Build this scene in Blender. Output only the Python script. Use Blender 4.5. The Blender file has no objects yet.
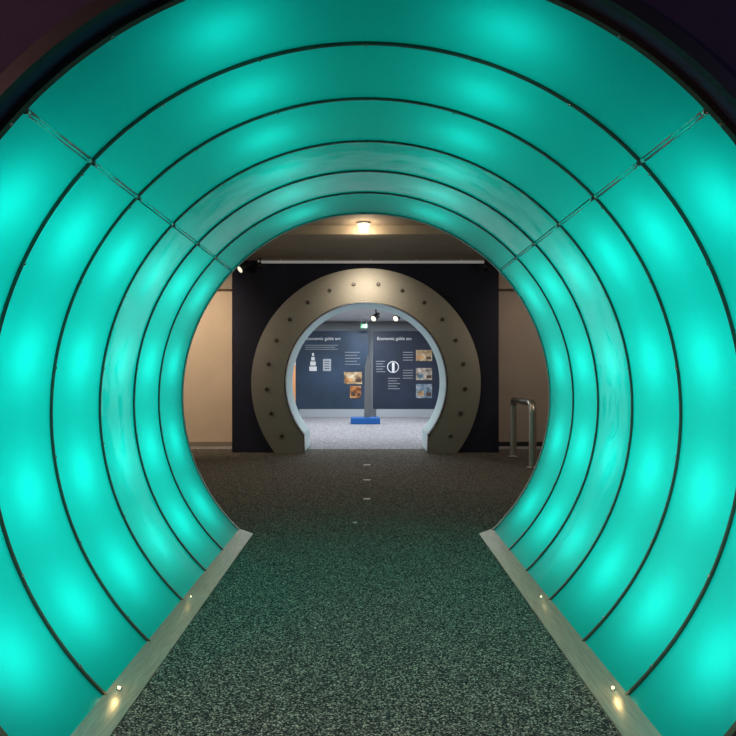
import bpy, bmesh, math, random
from math import sin, cos, pi, radians, asin, sqrt, atan2
from mathutils import Vector, Matrix
random.seed(4)
scene = bpy.context.scene
try:
    scene.view_settings.view_transform = 'Standard'
except Exception: pass
F=737.0; CZ=1.3125
def P(x,y,d): return ((x-366)*d/F, d, CZ-(y-374)*d/F)

# ---------------- materials ----------------
def mat(name, col=(.5,.5,.5), rough=.5, metal=0, emit=None, es=0, spec=.5):
    m=bpy.data.materials.new(name); m.use_nodes=True
    b=m.node_tree.nodes['Principled BSDF']
    b.inputs['Base Color'].default_value=(*col,1); b.inputs['Roughness'].default_value=rough
    b.inputs['Metallic'].default_value=metal
    b.inputs['Specular IOR Level'].default_value=spec
    if emit: 
        b.inputs['Emission Color'].default_value=(*emit,1); b.inputs['Emission Strength'].default_value=es
    return m
def noisy(m, scale=20, amt=.25, stretch=(1,1,1), bump=0.0):
    nt=m.node_tree; b=nt.nodes['Principled BSDF']
    tc=nt.nodes.new('ShaderNodeTexCoord'); mp=nt.nodes.new('ShaderNodeMapping'); mp.inputs['Scale'].default_value=stretch
    n=nt.nodes.new('ShaderNodeTexNoise'); n.inputs['Scale'].default_value=scale; n.inputs['Detail'].default_value=4
    nt.links.new(tc.outputs['Object'],mp.inputs[0]); nt.links.new(mp.outputs[0],n.inputs['Vector'])
    c=b.inputs['Base Color'].default_value[:3]
    r=nt.nodes.new('ShaderNodeValToRGB')
    r.color_ramp.elements[0].position=.3; r.color_ramp.elements[1].position=.7
    r.color_ramp.elements[0].color=(*[v*(1-amt) for v in c],1); r.color_ramp.elements[1].color=(*[min(1,v*(1+amt)) for v in c],1)
    nt.links.new(n.outputs[0],r.inputs[0]); nt.links.new(r.outputs[0],b.inputs['Base Color'])
    if bump:
        bp=nt.nodes.new('ShaderNodeBump'); bp.inputs['Strength'].default_value=bump; bp.inputs['Distance'].default_value=.01
        nt.links.new(n.outputs[0],bp.inputs['Height']); nt.links.new(bp.outputs[0],b.inputs['Normal'])
    return m
def carpet(name, stops, scale=130):
    m=mat(name,rough=.95,spec=.1); nt=m.node_tree; b=nt.nodes['Principled BSDF']
    tc=nt.nodes.new('ShaderNodeTexCoord'); v=nt.nodes.new('ShaderNodeTexVoronoi'); v.inputs['Scale'].default_value=scale
    nz=nt.nodes.new('ShaderNodeTexNoise'); nz.inputs['Scale'].default_value=300; nz.inputs['Detail'].default_value=2
    add=nt.nodes.new('ShaderNodeMixRGB'); add.inputs[0].default_value=.006
    nt.links.new(tc.outputs['Object'],nz.inputs['Vector'])
    nt.links.new(tc.outputs['Object'],add.inputs[1]); nt.links.new(nz.outputs['Color'],add.inputs[2]); nt.links.new(add.outputs[0],v.inputs['Vector'])
    sp=nt.nodes.new('ShaderNodeSeparateColor'); nt.links.new(v.outputs['Color'],sp.inputs[0])
    r=nt.nodes.new('ShaderNodeValToRGB'); cr=r.color_ramp; cr.interpolation='CONSTANT'
    while len(cr.elements)<len(stops): cr.elements.new(.5)
    for e,(p,c) in zip(cr.elements,stops): e.position=p; e.color=(*c,1)
    nt.links.new(sp.outputs[0],r.inputs[0]); nt.links.new(r.outputs[0],b.inputs['Base Color'])
    bp=nt.nodes.new('ShaderNodeBump'); bp.inputs['Strength'].default_value=.4; bp.inputs['Distance'].default_value=.004
    nt.links.new(v.outputs['Distance'],bp.inputs['Height']); nt.links.new(bp.outputs[0],b.inputs['Normal'])
    return m
def acrylic(name, wav, gl, rough):
    m=bpy.data.materials.new(name); m.use_nodes=True; nt=m.node_tree; nt.nodes.clear()
    o=nt.nodes.new('ShaderNodeOutputMaterial')
    t=nt.nodes.new('ShaderNodeBsdfTranslucent'); t.inputs[0].default_value=(.004,.80,.665,1)
    d=nt.nodes.new('ShaderNodeBsdfDiffuse'); d.inputs[0].default_value=(.004,.38,.33,1)
    g=nt.nodes.new('ShaderNodeBsdfGlossy'); g.inputs['Roughness'].default_value=rough
    tc=nt.nodes.new('ShaderNodeTexCoord'); n=nt.nodes.new('ShaderNodeTexNoise'); n.inputs['Scale'].default_value=3.5; n.inputs['Detail'].default_value=1.5
    bp=nt.nodes.new('ShaderNodeBump'); bp.inputs['Strength'].default_value=wav; bp.inputs['Distance'].default_value=.02
    nt.links.new(tc.outputs['Object'],n.inputs['Vector']); nt.links.new(n.outputs[0],bp.inputs['Height']); nt.links.new(bp.outputs[0],g.inputs['Normal'])
    m1=nt.nodes.new('ShaderNodeMixShader'); m1.inputs[0].default_value=.22
    nt.links.new(t.outputs[0],m1.inputs[1]); nt.links.new(d.outputs[0],m1.inputs[2])
    lw=nt.nodes.new('ShaderNodeFresnel'); lw.inputs[0].default_value=1.35
    mu=nt.nodes.new('ShaderNodeMath'); mu.operation='MULTIPLY'; mu.inputs[1].default_value=gl
    nt.links.new(lw.outputs[0],mu.inputs[0])
    m2=nt.nodes.new('ShaderNodeMixShader'); nt.links.new(mu.outputs[0],m2.inputs[0])
    nt.links.new(m1.outputs[0],m2.inputs[1]); nt.links.new(g.outputs[0],m2.inputs[2])
    nt.links.new(m2.outputs[0],o.inputs[0])
    return m
M_ac=acrylic('acrylic_teal',.03,.35,.22)
M_ac2=acrylic('acrylic_teal_glossy',.40,.9,.04)
M_rib=mat('rib_metal',(.10,.11,.085),.32,.8)
M_dark=mat('black_trim',(.006,.008,.012),.5)
M_white=mat('housing_white',(.38,.38,.38),.8)
M_navy=noisy(mat('navy_paint',(.003,.005,.024),.75),3,.2)
M_navyf=noisy(mat('navy_paint_front',(.028,.022,.06),.8),2,.25)
M_steel=noisy(mat('brushed_steel',(.42,.40,.36),.42,.8),9,.12,(1,.6,40))
M_plate=noisy(mat('brushed_steel_plate',(.62,.58,.50),.32,.6),8,.22,(30,.8,30))
M_bright=mat('polished_steel',(.75,.76,.74),.2,1)
M_bolt=mat('bolt_steel',(.16,.15,.14),.35,.9)
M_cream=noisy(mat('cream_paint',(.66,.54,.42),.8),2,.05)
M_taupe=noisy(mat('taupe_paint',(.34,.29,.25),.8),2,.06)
M_brown=noisy(mat('brown_ceiling',(.26,.215,.17),.85),2,.1)
M_brown2=noisy(mat('brown_soffit',(.36,.31,.25),.85),2,.1)
M_ceil2=mat('white_ceiling',(.75,.77,.78),.8)
M_wall2=mat('grey_wall',(.45,.5,.55),.8)
M_blk=mat('black_plastic',(.012,.012,.014),.4)
M_wp=mat('white_plastic',(.8,.8,.8),.4)
M_liner=mat('liner_white_glow',(.66,.84,.88),.35,0,(.6,.95,1),.05)  # faint cyan emission added so the inner rim looks lit
M_carpet=carpet('carpet_speckled',[(0,(.022,.023,.026)),(.42,(.060,.060,.060)),(.64,(.165,.155,.135)),(.82,(.36,.33,.27)),(.94,(.58,.53,.44))],180)
M_carpet2=carpet('carpet_pale',[(0,(.20,.20,.225)),(.4,(.32,.32,.345)),(.75,(.5,.5,.52))],60)
M_warm=mat('warm_bulb',(1,.8,.5),.5,0,(1,.72,.38),30)
M_warm2=mat('warm_glint',(1,.8,.5),.5,0,(1,.70,.25),6)  # emissive colour for the glints on the kick plates

# ---------------- mesh helpers ----------------
def link(o,parent=None):
    scene.collection.objects.link(o)
    if parent: o.parent=parent
    return o
def mesh(name,verts,faces,m,parent=None,smooth=False):
    me=bpy.data.meshes.new(name); me.from_pydata([tuple(v) for v in verts],[],faces); me.update()
    me.materials.append(m)
    if smooth:
        for p in me.polygons: p.use_smooth=True
    return link(bpy.data.objects.new(name,me),parent)
def fixn(o):
    bm=bmesh.new(); bm.from_mesh(o.data); bmesh.ops.recalc_face_normals(bm,faces=bm.faces); bm.to_mesh(o.data); bm.free()
def empty(name,loc=(0,0,0)):
    e=bpy.data.objects.new(name,None); e.empty_display_size=.1; scene.collection.objects.link(e); return e
def box(name,x0,x1,y0,y1,z0,z1,m,parent=None,bevel=0):
    v=[(x,y,z) for x in (x0,x1) for y in (y0,y1) for z in (z0,z1)]
    f=[(0,1,3,2),(4,6,7,5),(0,4,5,1),(2,3,7,6),(0,2,6,4),(1,5,7,3)]
    o=mesh(name,v,f,m,parent); fixn(o)
    if bevel:
        b=o.modifiers.new('b','BEVEL'); b.width=bevel; b.segments=3
    return o
def cyl(name,p0,p1,r,m,parent=None,seg=20,r2=None):
    p0=Vector(p0);p1=Vector(p1);d=(p1-p0); L=d.length
    bm=bmesh.new(); bmesh.ops.create_cone(bm,cap_ends=True,segments=seg,radius1=r,radius2=r if r2 is None else r2,depth=L)
    q=d.to_track_quat('Z','Y').to_matrix().to_4x4()
    bmesh.ops.transform(bm,matrix=Matrix.Translation((p0+p1)/2)@q,verts=bm.verts)
    me=bpy.data.meshes.new(name); bm.to_mesh(me); bm.free(); me.materials.append(m)
    for p in me.polygons: p.use_smooth=len(p.vertices)==4
    return link(bpy.data.objects.new(name,me),parent)
def arcpts(r,zc,a0,a1,n): 
    return [(r*cos(radians(a0+(a1-a0)*i/n)), zc+r*sin(radians(a0+(a1-a0)*i/n))) for i in range(n+1)]
def sheet(name,pts,y0,y1,m,parent=None):
    n=len(pts); v=[(x,y0,z) for x,z in pts]+[(x,y1,z) for x,z in pts]
    return mesh(name,v,[(i,i+1,n+i+1,n+i) for i in range(n-1)],m,parent,True)
def band(name,inner,outer,y0,y1,m,parent=None,smooth=False):
    n=len(inner)
    v=[(x,y0,z) for x,z in inner]+[(x,y0,z) for x,z in outer]+[(x,y1,z) for x,z in inner]+[(x,y1,z) for x,z in outer]
    f=[]
    for i in range(n-1):
        a,b=i,i+1
        f+=[(a,b,n+b,n+a),(2*n+a,3*n+a,3*n+b,2*n+b),(a,2*n+a,2*n+b,b),(n+a,n+b,3*n+b,3*n+a)]
    f+=[(0,n,3*n,2*n),(n-1,2*n-1,4*n-1,3*n-1)]
    o=mesh(name,v,f,m,parent); fixn(o)
    return o
def holewall(name,r,zc,a0,a1,x0,x1,z0,z1,y,m,thick=.0,parent=None):
    angs=[a0+(a1-a0)*i/120 for i in range(121)]
    for cx in (x0,x1):
        for cz in (z0,z1):
            a=math.degrees(atan2(cz-zc,cx))
            if a<a0-.01: a+=360
            if a0<a<a1: angs.append(a)
    angs=sorted(angs)
    inn=[];out=[]
    for a in angs:
        c,s=cos(radians(a)),sin(radians(a)); ts=[]
        if c>1e-6: ts.append(x1/c)
        if c<-1e-6: ts.append(x0/c)
        if s>1e-6: ts.append((z1-zc)/s)
        if s<-1e-6: ts.append((z0-zc)/s)
        t=max(min(ts),r+.0005); inn.append((r*c,zc+r*s)); out.append((t*c,zc+t*s))
    return band(name,inn,out,y,y+thick,m,parent)

# ---------------- floor, walls, ceiling ----------------
box('floor',-5,5,-3,12.9,-.1,0,M_carpet)
box('floor',-5,5,12.9,23.2,-.1,0,M_carpet2)
box('ceiling',-5,5,-3,13.5,3.32,3.42,M_brown)
box('ceiling',-5,5,13.5,23.2,2.95,3.05,M_ceil2)
R=1.5; ZC=1.125; A0=-math.degrees(asin(ZC/R)); A1=180-A0
holewall('wall_entrance',R+.012,ZC,A0,A1,-5,5,0,3.32,2.25,M_navyf,.08)
box('wall_left',-5.1,-5,-3,23.2,0,3.4,M_cream)
box('wall_right',5,5.1,-3,23.2,0,3.4,M_taupe)
box('wall_behind_camera',-5,5,-3.1,-3,0,3.4,M_navyf)
box('wall_back_left',-5,-2.24,13.4,13.5,0,3.32,M_cream)
box('wall_back_right',2.22,5,13.4,13.5,0,3.32,M_taupe)
box('wall_gallery_back',-5,5,23.1,23.2,0,3,M_wall2)
box('ceiling_beam',-5,5,9.95,12.25,3.2,3.32,M_brown2)
box('trim_1',-5,-2.25,13.2,13.4,2.84,3.32,M_brown2)
box('trim_2',2.23,5,13.2,13.4,2.84,3.32,M_brown2)
box('baseboard_back_left',-5,-2.25,13.38,13.4,0,.08,M_brown)
box('baseboard_back_right',2.23,5,13.38,13.4,0,.08,M_dark)
ZA=1.163; RA=1.35; RW=1.62
a0=-math.degrees(asin(ZA/RW))
holewall('wall_navy',RW,ZA,a0,180-a0,-2.24,2.22,0,3.32,12.32,M_navy,1.18)

# ---------------- light tunnel ----------------
T=empty('illuminated_tunnel')
ys=[2.33,2.915,3.50,4.14,4.75,5.32,6.0]
AS=43.4
N=120
for i in range(6):
    m=M_ac2 if i in (3,4) else M_ac
    for k,(b0,b1) in enumerate(((A0,AS),(AS,180-AS),(180-AS,A1))):
        mm=M_ac if (i==4 and k!=1) else m
        sheet(f'acrylic_panel_{i}_{k}',arcpts(R,ZC,b0,b1,48),ys[i],ys[i+1],mm,T)
for i,y in enumerate(ys):
    w=.007 if 0<i<6 else .014
    rin=R-.010
    aa=-math.degrees(asin(ZC/rin))
    band(f'rib_{i}',arcpts(rin,ZC,aa+.3,179.7-aa,N),arcpts(R+.01,ZC,A0+.6,A1-.6,N),y-w,y+w,M_rib if i<6 else M_steel,T)
    for a in [A0+8+k*(180-2*A0-16)/16 for k in range(17)]:
        c=cos(radians(a));s=sin(radians(a))
        p=Vector((rin*c,y,ZC+rin*s)); q=Vector(((rin-.005)*c,y,ZC+(rin-.005)*s))
        cyl(f'rib_screw_{i}',p,q,.006,M_bright,T,10)
band('entrance_trim',arcpts(R+.005,ZC,A0+.4,A1-.4,N),arcpts(R+.05,ZC,A0+2.4,A1-2.4,N),2.22,2.25,M_dark,T)
ra=R+.5
af=-math.degrees(asin(ZC/ra))
band('exit_flange',arcpts(R+.005,ZC,A0+.4,A1-.4,N),arcpts(ra,ZC,af,180-af,N),5.98,6.02,M_navy,T)
sheet('housing_inner',arcpts(ra-.02,ZC,af+.3,179.7-af,80),2.33,5.98,M_white,T)
sheet('housing_outer',arcpts(ra,ZC,af,180-af,80),2.33,5.98,M_navy,T)
for a in (AS,180-AS):
    for i in range(6):
        c=cos(radians(a));s=sin(radians(a))
        for da,rr in ((-.28,.0055),(.28,.0035)):
            cc=cos(radians(a+da));ss=sin(radians(a+da)); q=R-.006
            cyl('seam_rod',(q*cc,ys[i]+.012,ZC+q*ss),(q*cc,ys[i+1]-.012,ZC+q*ss),rr if i<2 else .003,M_bright if da<0 or i<2 else M_rib,T,10)
        for yy in (ys[i]+.03,ys[i+1]-.03):
            q=R-.006
            cyl('seam_clip',(q*c,yy-.012,ZC+q*s),(q*c,yy+.012,ZC+q*s),.011,M_bright,T,12)
for i in range(6):
    yc=(ys[i]+ys[i+1])/2
    for a in (-33,-12,10,32,70,110,148,170,192,213):
        top=40<a<140
        rr=R+.21
        l=bpy.data.lights.new('tube_lamp','POINT'); l.energy=(1.65 if top else 2.45); l.shadow_soft_size=.09; l.color=(1,1,.98)
        o=link(bpy.data.objects.new('tube_lamp',l),T); o.location=(rr*cos(radians(a)),yc,ZC+rr*sin(radians(a)))
for s in (-1,1):
    prof=[(.925,.003),(.925,.008),(1.035,.047),(1.045,.003)]
    v=[(s*x,2.25,z) for x,z in prof]+[(s*x,6.03,z) for x,z in prof]
    o=mesh('kick_plate',v,[(0,1,2,3),(4,7,6,5)]+[(k,(k+1)%4,4+(k+1)%4,4+k) for k in range(4)],M_plate,T); fixn(o)
    for k,(yy,en) in enumerate(((2.98,.09),(4.2,.012))):  # warm glints on the plate, put in as emissive dots with weak point lights
        x=s*1.0; z=.04
        cyl('plate_glint_rim',(x,yy,z-.01),(x-s*.004,yy,z+.003),.011 if k==0 else .007,M_bright,T,20)
        cyl('plate_glint_dot',(x,yy,z+.001),(x-s*.003,yy,z+.007),.006 if k==0 else .003,M_warm2,T,16)
        l=bpy.data.lights.new('plate_glint_light','POINT'); l.energy=en; l.color=(1,.7,.3); l.shadow_soft_size=.01
        ob=link(bpy.data.objects.new('plate_glint_light',l),T); ob.location=(x-s*.02,yy,z+.05)

# ---------------- circular archway ----------------
A=empty('circular_archway')
RO=1.90; XJ=1.03; aj=-math.degrees(atan2(.873,XJ)); ao=-math.degrees(asin(ZA/RO))
inn=[(XJ,0)]+arcpts(RA,ZA,aj,180-aj,N)+[(-XJ,0)]
outp=arcpts(RO,ZA,ao,180-ao,N); outer=[outp[0]]+outp+[outp[-1]]
outer[0]=(outp[0][0],0); outer[1]=(outp[0][0]+.0,0.002)
outer[-1]=(outp[-1][0],0); outer[-2]=(outp[-1][0],0.002)
o=band('arch_plate',inn,outer,12.2,12.31,M_steel,A)
inn2=[(XJ-.02,0)]+arcpts(RA-.02,ZA,aj,180-aj,N)+[(-XJ+.02,0)]
band('arch_lip',inn2,inn,12.17,12.31,M_bright,A)
sheet('passage_liner',[( x*.999,z) for x,z in inn],12.32,13.52,M_liner)  # lining of the passage through the navy wall
for k in range(18):
    a=-32+244*k/17; r=1.645
    x=r*cos(radians(a)); z=ZA+r*sin(radians(a))
    cyl('washer',(x,12.2,z),(x,12.188,z),.045,M_steel,A,20)
    cyl('bolt',(x,12.188,z),(x,12.15,z),.034,M_bolt,A,20,.02)

# ---------------- handrail ----------------
def curve_tube(name,pts,r,m,parent=None):
    c=bpy.data.curves.new(name,'CURVE'); c.dimensions='3D'; c.bevel_depth=r; c.bevel_resolution=6; c.use_fill_caps=True
    s=c.splines.new('POLY'); s.points.add(len(pts)-1)
    for q,p in zip(s.points,pts): q.co=(*p,1)
    c.materials.append(m)
    o=bpy.data.objects.new(name,c); return link(o,parent)
def rounded(y0,y1,z0,z1,x,r):
    pts=[(x,y0,z0)]
    for k in range(9):
        t=pi-k*pi/16; pts.append((x,y0+r+r*cos(t),z1-r+r*sin(t)))
    for k in range(9):
        t=pi/2-k*pi/16; pts.append((x,y1-r+r*cos(t),z1-r+r*sin(t)))
    pts.append((x,y1,z0)); return pts
H=empty('steel_handrail')
M_hr=mat('satin_steel',(.62,.6,.56),.32,.85)
curve_tube('rail_tube',rounded(10.35,11.7,0,.91,2.34,.14),.052,M_hr,H)
for y in (10.35,11.7): cyl('base_flange',(2.34,y,0),(2.34,y,.015),.085,M_bright,H,28)

# ---------------- spotlights & rail ----------------
def spot(loc,aim,m,s=1.0,glow=None):
    e=empty('track_spotlight'); L=Vector(loc); d=(Vector(aim)-L).normalized()
    cyl('stem',L+Vector((0,0,.14*s)),L,.012*s,m,e)
    cyl('mount',L+Vector((0,0,.17*s)),L+Vector((0,0,.13*s)),.035*s,m,e)
    cyl('yoke',L+Vector((-.06*s,0,0)),L+Vector((.06*s,0,0)),.012*s,m,e)
    cyl('lamp_body',L-d*.07*s,L+d*.08*s,.04*s,m,e,24,.055*s)
    cyl('lens',L+d*.08*s,L+d*.084*s,.045*s,glow or M_wp,e,24)
    return e
L_=empty('lighting_track')
p=P(258,262,12.15);q=P(484,262,12.15)
cyl('track_bar',p,q,.024,mat('track_white_glow',(.85,.85,.85),.4,0,(1,1,1),.12),L_)  # faint emission put into the white so the bar does not render dark
for k in range(5):
    x=p[0]+(q[0]-p[0])*(k+.5)/5; cyl('bracket',(x,12.15,p[2]),(x,12.15,3.2),.008,M_wp,L_)
M_glow=mat('spot_lens_lit',(1,.95,.85),.4,0,(1,.9,.7),1.0)
spot((-1.98,12.0,3.06),(-3.0,11.2,2.2),M_blk,1.2,M_glow)
spot((-1.72,12.0,3.08),(-1.0,12.6,2.0),M_blk,.8)
spot((1.95,12.0,3.06),(3.0,13.3,1.5),M_blk,.8)

D=empty('ceiling_downlight')
cyl('downlight_rim',(-.03,9.75,3.32),(-.03,9.75,3.29),.085,M_wp,D,28)
cyl('downlight_lamp',(-.03,9.75,3.292),(-.03,9.75,3.20),.065,M_warm,D,24,.05)
def light(kind,name,loc,e,col,parent=None,**kw):
    l=bpy.data.lights.new(name,kind); l.energy=e; l.color=col
    for k,v in kw.items(): setattr(l,k,v)
    o=bpy.data.objects.new(name,l); link(o,parent); o.location=loc; return o
def aim(o,t): o.rotation_euler=(Vector(t)-o.location).to_track_quat('-Z','Y').to_euler()
light('POINT','downlight_light',(-.03,9.75,3.12),7,(1,.82,.6),D,shadow_soft_size=.06)
o=light('SPOT','downlight_beam',(-.03,9.75,3.15),45,(1,.84,.64),D,spot_size=radians(130),spot_blend=.8,shadow_soft_size=.06)
o=light('SPOT','wall_washer_lamp',(-3.4,11.2,3.1),230,(1,.78,.56),None,spot_size=radians(110),spot_blend=1,shadow_soft_size=.1); aim(o,(-3.2,13.4,1.4))
o=light('SPOT','wall_washer_lamp',(3.4,11.2,3.1),80,(1,.82,.66),None,spot_size=radians(110),spot_blend=1,shadow_soft_size=.1); aim(o,(3.2,13.4,1.3))
o=light('SPOT','arch_spot_lamp',(0,10.4,3.12),60,(1,.86,.66),None,spot_size=radians(75),spot_blend=1,shadow_soft_size=.06); aim(o,(0,12.2,2.0))
light('POINT','foyer_tint_fill',(-3.2,-.3,2.6),130,(1,.50,.48),None,shadow_soft_size=.2)  # unseen pink fill, added to tint the left of the entrance wall
light('POINT','foyer_tint_fill',(3.2,-.3,2.6),30,(.45,.5,1),None,shadow_soft_size=.2)  # unseen blue fill, added to tint the right of the entrance wall
o=light('SPOT','entrance_fill_spot',(0,0.9,3.15),190,(1,.90,.80),None,spot_size=radians(75),spot_blend=1,shadow_soft_size=.12); aim(o,(0,3.0,0))  # unseen spot added to brighten the near carpet
for x in (-3.2,3.2): light('POINT','hall_fill',(x,8.6,2.6),36,(1,.84,.66),None,shadow_soft_size=.2)  # unseen point fills added to lift the hall ceiling and floor

# ---------------- gallery room ----------------
def arealight(name,loc,sx,sy,e,col):
    return light('AREA',name,loc,e,col,None,shape='RECTANGLE',size=sx,size_y=sy)
C1=empty('ceiling_light_panel')
for (x,y) in ((-1.5,15.5),(1.5,15.5),(-1.5,18.5),(1.5,18.5),(0,21)):
    box('panel_frame',x-.32,x+.32,y-.32,y+.32,2.93,2.95,M_wp,C1)
    l=arealight('panel_light',(x,y,2.92),.58,.58,68,(.90,.95,1)); l.parent=C1
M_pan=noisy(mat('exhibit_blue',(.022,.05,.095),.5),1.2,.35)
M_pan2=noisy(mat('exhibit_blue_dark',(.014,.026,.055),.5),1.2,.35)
M_txt=mat('print_white',(.85,.88,.9),.6)
M_grey=mat('print_grey',(.35,.38,.42),.6)
def photomat(i,stops,sc):
    m=mat('photo_'+str(i),(.5,.5,.5),.4); nt=m.node_tree; b=nt.nodes['Principled BSDF']
    tc=nt.nodes.new('ShaderNodeTexCoord'); n=nt.nodes.new('ShaderNodeTexNoise'); n.inputs['Scale'].default_value=sc; n.inputs['Detail'].default_value=3
    r=nt.nodes.new('ShaderNodeValToRGB'); cr=r.color_ramp
    while len(cr.elements)<len(stops): cr.elements.new(.5)
    for k,(e,c) in enumerate(zip(cr.elements,stops)): e.position=.32+.36*k/(len(stops)-1); e.color=(*c,1)
    nt.links.new(tc.outputs['Object'],n.inputs['Vector']); nt.links.new(n.outputs[0],r.inputs[0]); nt.links.new(r.outputs[0],b.inputs['Base Color'])
    return m
M_ph=[photomat(0,[(.10,.03,.01),(.55,.22,.07),(.75,.45,.2)],5),photomat(1,[(.12,.10,.09),(.45,.38,.30),(.75,.68,.6)],6),
      photomat(2,[(.05,.09,.12),(.2,.3,.4),(.6,.55,.5)],6),photomat(3,[(.08,.04,.03),(.5,.34,.18),(.8,.7,.5)],5),mat('photo_dark',(.10,.05,.035),.4)]
def text(body,x,z,y,size,parent):
    c=bpy.data.curves.new('lettering','FONT'); c.body=body; c.size=size; c.materials.append(M_txt); c.extrude=.001
    o=link(bpy.data.objects.new('lettering',c),parent); o.location=(x,y,z); o.rotation_euler=(pi/2,0,0); return o
def rect(name,px0,px1,py0,py1,d,m,parent,t=.01):
    a=P(px0,py1,d);b=P(px1,py0,d); return box(name,a[0],b[0],d-t,d,a[2],b[2],m,parent)
def photo(px0,px1,py0,py1,d,m,m2,parent):
    rect('photo',px0,px1,py0,py1,d-.005,m,parent,.008)
    w=px1-px0;h=py1-py0
    rect('photo_subject',px0+.1*w,px0+.5*w,py0+.5*h,py0+.85*h,d-.014,m2,parent,.004)
    rect('photo_subject',px0+.65*w,px0+.95*w,py0+.6*h,py0+.85*h,d-.014,M_ph[4],parent,.004)
d=22.5
E1=empty('exhibition_panel')
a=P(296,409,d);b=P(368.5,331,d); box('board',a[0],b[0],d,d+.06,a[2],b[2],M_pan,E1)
box('board_foot',a[0]+.1,b[0]-.1,d+.005,d+.05,0,a[2],M_wall2,E1)
t=P(306,340,d); text('Economic gable em',t[0],t[2],d-.004,.135,E1)
for k,(w,y0,y1) in enumerate(((2,353,356),(3.5,357,360.5),(5.5,361.5,365.5),(7.5,366.5,371))):
    rect('diagram_tier',313-w/2,313+w/2,y0,y1,d-.002,M_txt,E1,.006)
rect('caption_card',323,331,359,371,d-.002,M_wall2,E1,.006)
for k in range(4): rect('caption_line',324.5,329.5,361+k*2.4,361.7+k*2.4,d-.009,M_pan,E1,.003)
photo(344,362,372,384,d,M_ph[3],M_ph[0],E1); photo(350,361,386,398,d,M_ph[0],M_ph[4],E1)
for k in range(5): rect('caption_line',345,360-(k%2)*3,352+k*3,352.5+k*3,d-.002,M_grey,E1,.003)
for k in range(3): rect('caption_line',305,338-(k%2)*3,345+k*2,345.5+k*2,d-.002,M_grey,E1,.003)
E2=empty('exhibition_panel')
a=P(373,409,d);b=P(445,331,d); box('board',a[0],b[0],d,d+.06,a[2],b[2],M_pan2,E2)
box('board_foot',a[0]+.1,b[0]-.1,d+.005,d+.05,0,a[2],M_wall2,E2)
t=P(377,340,d); text('Economic gable em',t[0],t[2],d-.004,.135,E2)
c=P(393,367,d); cyl('round_diagram',(c[0],d-.008,c[2]),(c[0],d,c[2]),.18,M_txt,E2,32); cyl('round_diagram_center',(c[0],d-.012,c[2]),(c[0],d-.008,c[2]),.155,M_pan2,E2,32)
rect('round_diagram_figure',392,394.5,362.5,372,d-.012,M_txt,E2,.004)
for k in range(5): rect('caption_line',376,385-(k%2)*2,361+k*2.6,361.6+k*2.6,d-.002,M_grey,E2,.003)
for k in range(5): rect('caption_line',388,400-(k%2)*3,378+k*2.6,378.6+k*2.6,d-.002,M_grey,E2,.003)
photo(416,432,350,361,d,M_ph[3],M_ph[0],E2); photo(416,432,368,380,d,M_ph[1],M_ph[2],E2); photo(416,432,384,398,d,M_ph[2],M_ph[3],E2)
for k in range(4): rect('caption_line',403,413,352+k*2.6,352.6+k*2.6,d-.002,M_grey,E2,.003)
for k in range(4): rect('caption_line',403,413,370+k*2.6,370.6+k*2.6,d-.002,M_grey,E2,.003)
O=empty('orange_display_board')
M_or=mat('orange_board',(.55,.26,.12),.5,0,(.9,.4,.15),.15)
box('board',-2.3,-1.88,19.6,19.68,.5,1.75,M_or,O); box('board_header',-2.3,-1.88,19.58,19.6,1.55,1.7,M_txt,O)
for x in (-2.25,-1.94): cyl('leg',(x,19.64,0),(x,19.64,.5),.02,M_bright,O)
S=empty('display_stand')
M_bl=mat('blue_plinth',(.01,.12,.42),.4)
y0=19.2
box('plinth',-.40,.37,y0,y0+.6,0,.17,M_bl,S,.02)
v=[(-.05,y0+.2,.17),(.10,y0+.2,.17),(.13,y0+.2,1.55),(.05,y0+.2,1.82),(-.03,y0+.2,1.5)]
v+= [(x,y+.05,z) for x,y,z in v]
o=mesh('upright_blade',v,[(0,1,2,3,4),(9,8,7,6,5)]+[(k,(k+1)%5,5+(k+1)%5,5+k) for k in range(5)],mat('grey_blade',(.2,.21,.22),.4,.5),S); fixn(o)
X=empty('exit_sign')
M_gr=mat('exit_green',(0,.35,.12),.4,0,(0,.8,.3),.15)
M_wl=mat('exit_white',(.9,.95,.9),.4,0,(.9,1,.9),.8)
yy=22.0
c=P(364,326,yy)
box('sign_box',c[0]-.10,c[0]+.10,yy,yy+.05,c[2]-.065,c[2]+.065,M_gr,X)
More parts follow.
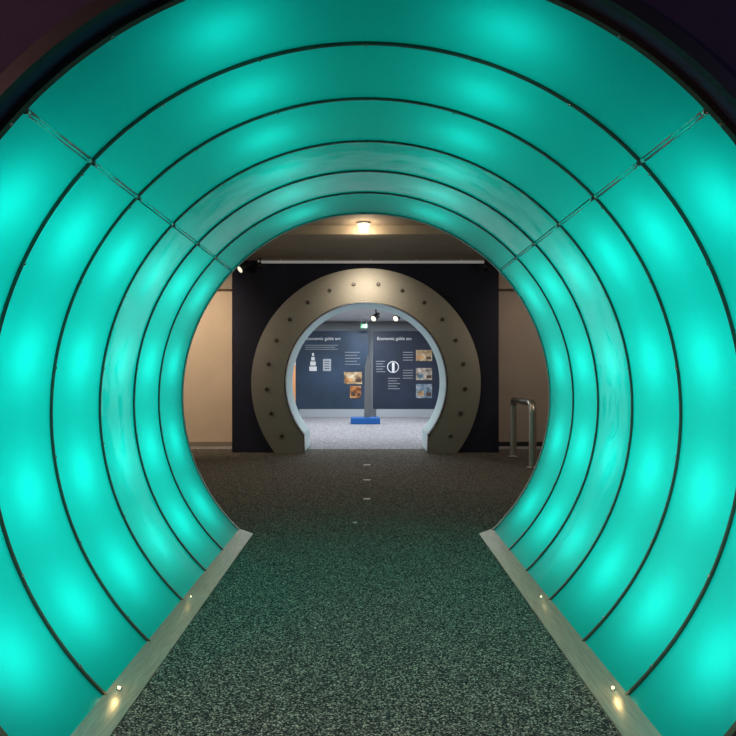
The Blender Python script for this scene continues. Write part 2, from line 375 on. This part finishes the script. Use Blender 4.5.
cyl('hanger',(c[0]-.08,yy+.02,c[2]+.065),(c[0]-.08,yy+.02,2.95),.006,M_wp,X); cyl('hanger',(c[0]+.08,yy+.02,c[2]+.065),(c[0]+.08,yy+.02,2.95),.006,M_wp,X)
def poly(name,pts,m,par):
    vv=[(c[0]+x,yy-.003,c[2]+z) for x,z in pts]; return mesh(name,vv,[tuple(range(len(vv)))],m,par)
poly('door_symbol',[(.03,-.05),(.09,-.05),(.09,.05),(.03,.05)],M_wl,X)
poly('runner_torso',[(-.04,-.01),(-.01,-.01),(.0,.025),(-.03,.025)],M_wl,X)
poly('runner_leg',[(-.04,-.01),(-.02,-.01),(-.06,-.05),(-.075,-.045)],M_wl,X)
poly('runner_leg',[(-.025,-.01),(-.01,-.01),(.012,-.03),(.0,-.055),(-.01,-.05),(-.003,-.03)],M_wl,X)
poly('runner_arm',[(-.03,.02),(-.06,.0),(-.055,-.006),(-.025,.01)],M_wl,X)
cyl('runner_head',(c[0]-.005,yy-.004,c[2]+.04),(c[0]-.005,yy,c[2]+.04),.011,M_wl,X,14)
for px in (376,398):
    q=P(px,321,17.5); spot((q[0],17.5,2.68),(q[0]-1.2,15.8,1.5),M_blk,1.5,M_glow)

for py,w in ((465,.10),(480,.09),(499,.07)):
    dd=CZ*F/(py-374); x=(367-366)*dd/F
    o=box('floor_marker',x-w/2,x+w/2,dd-.03,dd+.03,0,.004,mat('marker',(.75,.73,.68),.5),None,.001)
dd=CZ*F/(523-374); x=(355-366)*dd/F
cyl('floor_stud',(x,dd,0),(x,dd,.008),.018,M_wp)

w=bpy.data.worlds.new('world'); scene.world=w; w.use_nodes=True
w.node_tree.nodes['Background'].inputs[0].default_value=(.02,.025,.04,1); w.node_tree.nodes['Background'].inputs[1].default_value=.5
cam=bpy.data.cameras.new('camera'); co=bpy.data.objects.new('camera',cam); scene.collection.objects.link(co)
co.location=(0,0,CZ); co.rotation_euler=(pi/2,0,0)
cam.sensor_width=36; cam.lens=36*F/736; cam.shift_x=2/736; cam.shift_y=6/736; cam.clip_start=.05
scene.camera=co
